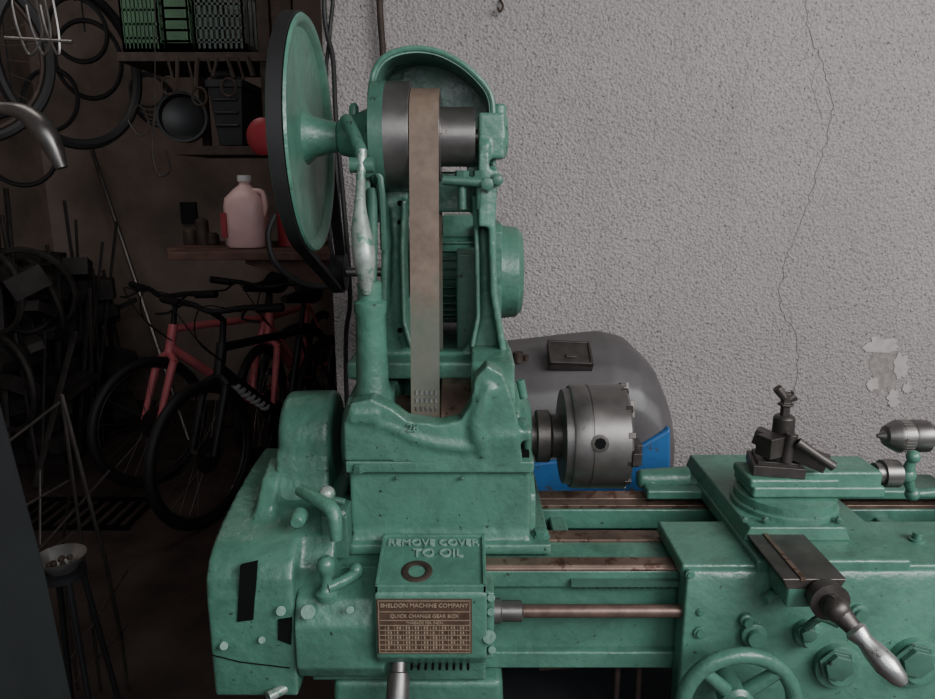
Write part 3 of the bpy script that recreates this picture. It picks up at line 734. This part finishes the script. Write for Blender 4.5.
def bin_(name,px0,px1,h,tilt=0.02):
    x0,x1=X(px0,140,2.73),X(px1,140,2.73); g=Geo(); z=zl+0.003
    g.prism([Vector((x0+tilt,2.75,z)),Vector((x1-tilt,2.75,z)),Vector((x1-tilt,3.0,z)),Vector((x0+tilt,3.0,z))],[Vector((x0,2.72,z+h)),Vector((x1,2.72,z+h)),Vector((x1,3.03,z+h)),Vector((x0,3.03,z+h))])
    for a in ((x0-0.01,x1+0.01,2.71,2.72),(x0-0.01,x1+0.01,3.03,3.04),(x0-0.01,x0,2.71,3.04),(x1,x1+0.01,2.71,3.04)): g.box(*a,z+h-0.02,z+h+0.006)
    for k in range(3): g.box(x0+0.02,x1-0.02,2.715,2.74,z+h*(0.3+0.2*k),z+h*(0.3+0.2*k)+0.008)
    g.make(name,BLK2,bevel=0.003)
bin_('storage_bin',212,246,0.22)
g=Geo(); c=Vector((X(183,120,2.85),2.85,zl+0.100)); g.rev(c-Vector((0,-0.05,0)),Vector((0.15,-1,0.1)),[(0,0.03),(0.01,0.065),(0.05,0.088),(0.1,0.092),(0.1,0.083),(0.06,0.08),(0.02,0.0)],32); g.make('black_bucket',BLK2)
g=Geo(); zz=zl+0.003+0.226
g.tube([(X(218,140,2.8),2.8,zz+0.012),(X(230,140,2.8),2.85,zz+0.02),(X(243,140,2.8),2.8,zz+0.012)],0.012,8,smooth=4); g.box(X(218,140,2.9),X(238,140,2.9),2.87,2.95,zz,zz+0.05); g.make('hand_tools',STEELD)
g=Geo()
for i in range(9):
    px=168+i*10; a=W(px,66,2.69); l=random.uniform(0.05,0.11)
    g.tube([Vector((a.x,2.69,zu-0.02)),Vector((a.x+random.uniform(-.02,.02),2.685,zu-0.02-l))],random.uniform(0.004,0.01),6)
    if i%3==0: g.torus((a.x,2.68,zu-0.05-l),(0.3,1,0),0.03,0.004,20,6)
g.make('hanging_hand_tools',RUSTD,S)
B=empty('wooden_wall_bench',W(250,250,2.8))
bz=W(250,248,2.7).z; bx0,bx1=X(170,245,2.7),WL-0.003
g=Geo(); g.box(bx0+0.05,bx1,2.55,2.68,bz-0.03,bz-0.002); g.box(bx0-0.01,bx1,2.69,3.05,bz-0.03,bz); 
for y in (2.62,2.98):
    g.prism([Vector((bx0+0.3,y,bz-0.05)),Vector((bx0+0.3,y,bz-0.03)),Vector((bx1,y,bz-0.03)),Vector((bx1,y,bz-0.18))],[Vector((bx0+0.3,y+0.03,bz-0.05)),Vector((bx0+0.3,y+0.03,bz-0.03)),Vector((bx1,y+0.03,bz-0.03)),Vector((bx1,y+0.03,bz-0.18))])
g.make('boards_and_brackets',WOOD,B,bevel=0.003)
g=Geo()
for i,px in enumerate((190,203,213)):
    x=X(px,240,2.85); z=bz+0.002; h=(0.05,0.09,0.035)[i]; g.rev((x,2.85,z),'Z',[(0,0.025),(h,0.025),(h+0.01,0.015)],14)
g.make('small_oil_cans',RUSTD)
J=empty('plastic_jug',W(248,248,2.75))
jc=W(249,246,2.74); jc.z=bz+0.002
g=Geo(); jw=0.074
secs=[(0,0.9),(0.01,1),(0.15,1),(0.18,0.93),(0.21,0.55),(0.228,0.3),(0.242,0.27)]
vs=[];fs=[];N=20
for h,s_ in secs:
    for k in range(N):
        t=2*math.pi*k/N; c_,s2=math.cos(t),math.sin(t)
        q=(abs(c_)**4+abs(s2)**4)**-0.25
        if s_<0.5: q=1
        vs.append(jc+Vector((c_*q*jw*s_,s2*q*jw*s_,h)))
for i in range(len(secs)-1):
    for k in range(N): fs.append((i*N+k,i*N+(k+1)%N,(i+1)*N+(k+1)%N,(i+1)*N+k))
fs+= [list(range(N))[::-1],[(len(secs)-1)*N+k for k in range(N)]]
g.add(vs,fs); g.tube([jc+Vector((0.03,-0.02,0.205)),jc+Vector((0.07,-0.03,0.2)),jc+Vector((0.08,-0.03,0.15)),jc+Vector((0.065,-0.02,0.11))],0.01,8,smooth=4)
g.make('jug_body',JUG,J)
g=Geo(); g.rev(jc,'Z',[(0.24,0.026),(0.262,0.026)],24); g.make('jug_cap',WHITEP,J)
g=Geo(); g.box(jc.x-jw-0.001,jc.x-jw*0.75,jc.y-jw-0.002,jc.y-jw+0.02,bz+0.04,bz+0.13); g.make('jug_label',RED,J)
g=Geo(); c=jc+Vector((0.15,0.05,0)); g.rev(c,'Z',[(0,0.05),(0.12,0.05),(0.14,0.035),(0.14,0.0)],24); g.make('red_paint_can',RED)
g=Geo(); c=W(266,137,2.2); g.rev(c,Vector((-0.3,-1,0)),[(-0.06,0.03),(0,0.05),(0.02,0.053),(0.03,0.04),(0.035,0.02)],32); g.tube([c+Vector((0,0.05,0)),c+Vector((0.1,0.05,0.0)),Vector((WL+0.0,2.2,c.z))],0.008,8); g.make('red_wall_reflector',RED)
g=Geo(); g.tube([W(275,215,1.9),W(268,235,1.88),W(275,262,1.87),W(300,282,1.85),W(330,285,1.85),W(342,262,1.87),W(338,215,1.9),W(335,150,1.91)],0.008,8,smooth=6); g.make('rubber_hose',BLACK)

# bicycles
def bicycle(name,hub,d,framem,decal=False):
    d=Vector(d).normalized(); s_=Vector((-d.y,d.x,0)); hub=Vector(hub); E=empty(name,(hub.x,hub.y,0))
    def p(a,h,b=0): return Vector((hub.x,hub.y,0))+d*a+Vector((0,0,h))+s_*b
    R=0.33
    t=Geo();r=Geo();sp_=Geo()
    for a in (0,-1.04):
        t.torus(p(a,R),s_,R-0.02,0.023,56,10)
        for k in range(56):
            an=2*math.pi*k/56; c=p(a,R)+ (d*math.cos(an)+Vector((0,0,1))*math.sin(an))*(R-0.003); t.sph(c,0.006,6)
        r.torus(p(a,R),s_,R-0.045,0.010,56,8)
        r.cyl(p(a,R,-0.05),p(a,R,0.05),0.018)
        for k in range(28):
            an=2*math.pi*k/28; e=p(a,R)+(d*math.cos(an)+Vector((0,0,1))*math.sin(an))*(R-0.045)
            sp_.tube([p(a,R,0.03*(1 if k%2 else -1)),e],0.0013,4)
    r.cyl(p(-1.04,R,0.02),p(-1.04,R,0.028),0.045); r.cyl(p(0,R,0.03),p(0,R,0.033),0.08)
    t.make('tires',BLACK,E); r.make('rims_and_hubs',STEELD,E); sp_.make('spokes',STEEL,E)
    f=Geo()
    ht0,ht1=p(-0.14,0.66),p(-0.18,0.80); bb=p(-0.63,0.29); st=p(-0.79,0.74)
    f.tube([ht0,ht1],0.024,12); f.tube([ht0.lerp(ht1,.2),bb],0.025,12); f.tube([ht1.lerp(ht0,.15),st],0.020,12); f.tube([bb,st],0.019,12)
    for b in (-0.06,0.06):
        f.tube([p(-1.04,R,b),bb+s_*b*0.5],0.010,8); f.tube([p(-1.04,R,b),st+s_*b*0.3],0.009,8)
        f.tube([p(0,R,b),p(-0.09,0.56,b),p(-0.12,0.62,b*0.9)],[0.015,0.02,0.02],10,smooth=3)
    f.tube([p(-0.12,0.62,-0.065),p(-0.14,0.655,0),p(-0.12,0.62,0.065)],0.018,8,smooth=3)
    f.make('frame',framem,E)
    k=Geo()
    k.tube([ht1,p(-0.2,0.9),p(-0.13,0.95)],0.015,10)
    k.tube([p(-0.19,0.98,-0.32),p(-0.17,0.97,-0.15),p(-0.13,0.95,0),p(-0.17,0.97,0.15),p(-0.19,0.98,0.32)],0.013,10,smooth=4)
    for b in (-1,1):
        k.tube([p(-0.17,0.97,b*0.21),p(-0.19,0.98,b*0.33)],0.019,10)
        k.tube([p(-0.14,0.97,b*0.18),p(-0.08,0.94,b*0.2),p(-0.09,0.93,b*0.28)],0.006,6,smooth=3)
        k.tube([p(-0.12,0.96,b*0.17),p(0.02,1.0,b*0.08),p(-0.02,0.85,0),p(-0.15,0.72,0.02)],0.003,6,smooth=4)
    k.tube([st,p(-0.84,0.9)],0.013,10)
    k.tube([p(-0.66,0.925),p(-0.8,0.92),p(-0.9,0.935),p(-0.95,0.94)],[0.02,0.035,0.07,0.05],12,smooth=4)
    k.rev(bb-s_*0.05,s_,[(-0.012,0.085),(-0.006,0.09),(0.0,0.085)],32); k.cyl(bb-s_*0.07,bb+s_*0.07,0.02)
    k.tube([bb-s_*0.07,p(-0.55,0.13,-0.08)],0.011,8); k.tube([bb+s_*0.07,p(-0.71,0.45,0.08)],0.011,8)
    c=p(-0.55,0.13,-0.13); k.box(c.x-0.04,c.x+0.04,c.y-0.045,c.y+0.045,c.z-0.01,c.z+0.01)
    c=p(-0.71,0.45,0.13); k.box(c.x-0.04,c.x+0.04,c.y-0.045,c.y+0.045,c.z-0.01,c.z+0.01)
    k.make('bars_saddle_crank',BLK2,E)
    if decal:
        q=Geo()
        for i in range(7):
            a=(ht0.lerp(bb,0.2+i*0.07)); b2=(ht0.lerp(bb,0.23+i*0.07)); q.tube([a,b2],0.0262,8)
        q.make('frame_decal',WHITEP,E)
h1=W(150,410,3.45); bicycle('bicycle',(h1.x,h1.y,0),(-0.52,-0.85,0),PINK)
h2=W(200,420,3.0); bicycle('bicycle.001',(h2.x,h2.y,0),(-0.36,-0.93,0),BLK2,True)
h3=W(262,400,3.75); bicycle('bicycle.002',(h3.x,h3.y,0),(-0.12,-0.99,0),PINK)

# left hanging things
E=empty('hanging_bicycle_wheel',W(-30,60,2.6)); g=Geo(); c=W(-52,50,2.6); ax=Vector((0.6,-1,0.1))
g.torus(c,ax,0.3,0.018,56,8); g.tube([c+Vector((0,0,0.29)),Vector((c.x,c.y,2.9))],0.004,6); g.make('tire',BLACK,E); g=Geo(); g.torus(c,ax,0.275,0.008,56,6); 
u=ax.normalized().orthogonal().normalized(); w_=ax.normalized().cross(u)
for k in range(24):
    t=2*math.pi*k/24; g.tube([c,c+(u*math.cos(t)+w_*math.sin(t))*0.275],0.0015,4)
g.cyl(c-ax*0.04,c+ax*0.04,0.02); g.make('rim_and_spokes',RUSTD,E)
E=empty('hanging_bicycle_wheel.001',W(60,60,2.9)); g=Geo(); c=W(72,65,2.9); ax=Vector((1,-0.5,0)); g.torus(c,ax,0.29,0.02,56,8)
g.tube([c+Vector((0,0,0.27)),Vector((c.x,c.y,2.9))],0.004,6); g.make('tire',BLACK,E)
g=Geo()
for dx in (0,14,28):
    g.tube([W(12+dx,5,2.4),W(18+dx,30,2.4),W(30+dx,55,2.4),W(42+dx*0.6,35,2.4),W(36+dx*0.6,0,2.4)],0.005,6,smooth=6)
g.tube([W(5,38,2.4),W(72,42,2.4)],0.006,6); g.tube([W(12,5,2.4),W(12,-120,2.4)],0.003,6); g.tube([W(52,0,2.4),W(52,-120,2.4)],0.003,6)
g.make('hanging_wire_basket',STEEL)
g=Geo(); P=[W(2,108,2.3),W(26,114,2.3),W(46,134,2.3),W(62,168,2.3)]
g.tube(P,[0.018,0.028,0.036,0.018],14,smooth=5); g.tube([P[0],P[0]+Vector((-0.1,0.05,0.2)),Vector((P[0].x-0.1,2.35,2.9))],0.004,6)
g.make('hanging_bicycle_fender',STEEL)
g=Geo()
for i,(px,py,yy) in enumerate(((78,30,3.75),(88,60,3.8),(50,100,3.8),(20,150,3.75))):
    c=W(px,py,yy); g.torus(c,(random.uniform(-.2,.2),1,random.uniform(-.2,.2)),random.uniform(0.14,0.2),0.012,36,6); 
    g.tube([c+Vector((0,0,0.13)),Vector((c.x,c.y,2.9))],0.004,6)
g.make('hanging_inner_tubes',BLACK)
g=Geo()
for i in range(5):
    c=W(147+i*2,90+i*3,3.3); g.torus(c,(0.1*i-0.2,1,0.1*i),0.07+0.01*i,0.005,32,6)
c=W(148,75,3.3); g.tube([c,Vector((c.x,c.y,2.9))],0.004,6); g.make('cable_coil',BLACK)
g=Geo(); g.tube([W(155,110,2.62),W(152,150,2.62),W(158,175,2.62),W(170,170,2.62),W(166,150,2.62)],0.004,6,smooth=4); g.tube([W(128,120,2.62),W(140,105,2.62),W(150,130,2.62),W(138,135,2.62),W(128,120,2.62)],0.003,6,smooth=4); g.tube([W(155,110,2.62),W(155,-120,2.62)],0.002,6); g.make('hanging_wire',STEELD)
a=W(92,150,4.7); b_=W(122,240,4.5); d_=(b_-a); g=Geo(); g.tube([a,a+d_*(a.z/(a.z-b_.z))],0.014,8); g.make('metal_pole',STEEL)
g=Geo(); c=W(188,213,4.86); g.box(c.x-0.05,c.x+0.05,4.86,4.9,c.z-0.07,c.z+0.07); g.make('wall_switch_box',DARKM)
random.seed(11)
g=Geo(); g.box(-2.6,-2.2,3.7,4.4,0,0.5); g.box(-2.55,-2.3,3.75,4.3,0.5,0.85)
for i in range(70):
    x=random.uniform(-2.56,-2.1); y=random.uniform(3.4,4.4); z=random.uniform(0.15,1.1)
    M=Matrix.Translation((x,y,z))@Matrix.Rotation(random.uniform(0,3),4,'Z')@Matrix.Rotation(random.uniform(-.6,.6),4,'X')
    a_,b2,c_=random.uniform(.03,.12),random.uniform(.03,.12),random.uniform(.02,.12)
    g.box(-a_,a_,-b2,b2,-c_*0.5,c_*0.5,M)
for i in range(26):
    x=random.uniform(-2.5,-2.05); y=random.uniform(3.3,4.4)
    g.tube([(x,y,0.02),(x+random.uniform(-.2,.15),y+random.uniform(-.1,.3),random.uniform(0.7,1.5))],random.uniform(0.006,0.018),6)
for i in range(5):
    g.torus((random.uniform(-2.4,-2.25),random.uniform(3.3,3.9),random.uniform(0.4,1.0)),(random.uniform(-1,1),1,random.uniform(-.3,.3)),random.uniform(.12,.28),0.016,36,6)
g.make('scrap_metal_pile',JUNK)
# wire stand
g=Geo()
def fl(px,py):
    d=ray(px,py); t=-CZ/d.z; return Vector((d.x*t,d.y*t,0))
A1=W(62,395,1.9); 
g.tube([A1,W(105,560,1.9),W(122,640,1.92)],0.006,6); g.tube([W(0,448,1.8),W(60,402,1.9)],0.004,6); g.tube([W(62,395,1.9),W(72,480,2.0),W(60,560,2.1)],0.005,6)
for (a,b2) in (((0,520),(70,480)),((30,560),(110,470)),((70,660),(128,570)),((0,590),(90,520)),((60,699),(128,625)),((40,545),(40,470))):
    g.tube([W(*a,1.85),W(*b2,1.95)],0.0035,6)
for px,py in ((122,640),(62,395),(0,448),(60,560)):
    c=W(px,py,1.9); g.tube([c,Vector((c.x,c.y,0.0))],0.005,6)
g.make('wire_folding_stand',STEELD)
g=Geo(); c0_=fl(35,505); 
for i in range(10): g.box(c0_.x+0.06*i,c0_.x+0.06*i+0.02,c0_.y-0.25,c0_.y+0.05,0.001,0.014)
g.box(c0_.x-0.01,c0_.x+0.57,c0_.y-0.26,c0_.y-0.24,0.001,0.015); g.box(c0_.x-0.01,c0_.x+0.57,c0_.y+0.04,c0_.y+0.06,0.001,0.015); g.make('floor_drain_grate',HOLE)
c=W(62,568,1.5); g=Geo(); g.rev((c.x,c.y,0),'Z',[(c.z-0.02,0.05),(c.z-0.005,0.05)],32)
for k in range(4):
    t=math.pi/4+k*math.pi/2; g.tube([Vector((c.x+0.04*math.cos(t),c.y+0.04*math.sin(t),c.z-0.015)),Vector((c.x+0.11*math.cos(t),c.y+0.11*math.sin(t),0))],0.007,8)
g.make('bowl_stand',DARKM)
E=empty('metal_bowl',(c.x,c.y,c.z)); g=Geo(); g.rev((c.x,c.y,c.z-0.004),'Z',[(0,0.03),(0.035,0.054),(0.037,0.055),(0.035,0.052),(0.012,0.028),(0.012,0.0)],36); g.make('bowl',CHROME,E)
g=Geo()
for k in range(8): g.sph((c.x+random.uniform(-.02,.02),c.y+random.uniform(-.02,.02),c.z+0.014+random.uniform(0,.006)),0.007,8)
g.make('bowl_contents',RUSTD,E)
g=Geo(); g.prismY([(-0.72,0),(-0.425,0),(-0.434,0.8),(-0.452,1.1),(-0.478,1.34),(-0.492,1.42),(-0.72,1.42)],0.52,0.70)
g.box(-0.72,-0.50,0.51,0.70,1.42,1.435)
g.make('steel_cabinet',DARKM,bevel=0.006)

# ================================================================ LIGHT
def area(name,loc,tgt,sx_,sy_,e,col=(1,1,1)):
    l=bpy.data.lights.new(name,'AREA'); l.shape='RECTANGLE'; l.size=sx_; l.size_y=sy_; l.energy=e; l.color=col
    o=bpy.data.objects.new(name,l); bpy.context.scene.collection.objects.link(o); o.location=loc
    o.rotation_euler=(Vector(tgt)-Vector(loc)).to_track_quat('-Z','Y').to_euler(); return o
area('daylight_opening',(1.9,-0.6,2.6),(0.6,1.6,1.0),2.0,1.5,128,(0.99,0.99,1.0))
area('front_daylight',(0.2,-1.3,2.3),(0.4,1.8,1.1),1.4,1.2,16,(0.95,0.98,1.0))
area('store_room_fill',(-1.45,2.3,2.85),(-1.5,3.4,0.6),0.9,0.3,6,(1.0,0.93,0.88))  # unseen fill light, added to brighten the store room
w=bpy.data.worlds.new('w'); bpy.context.scene.world=w; w.use_nodes=True
w.node_tree.nodes['Background'].inputs[0].default_value=(0.88,0.92,1,1); w.node_tree.nodes['Background'].inputs[1].default_value=0.29
# camera
cam=bpy.data.cameras.new('cam'); co=bpy.data.objects.new('camera',cam); bpy.context.scene.collection.objects.link(co)
co.location=(0,0,CZ); co.rotation_euler=(math.radians(90)-PT,0,0); cam.sensor_width=36; cam.lens=36*F/935; cam.clip_start=0.02
bpy.context.scene.camera=co
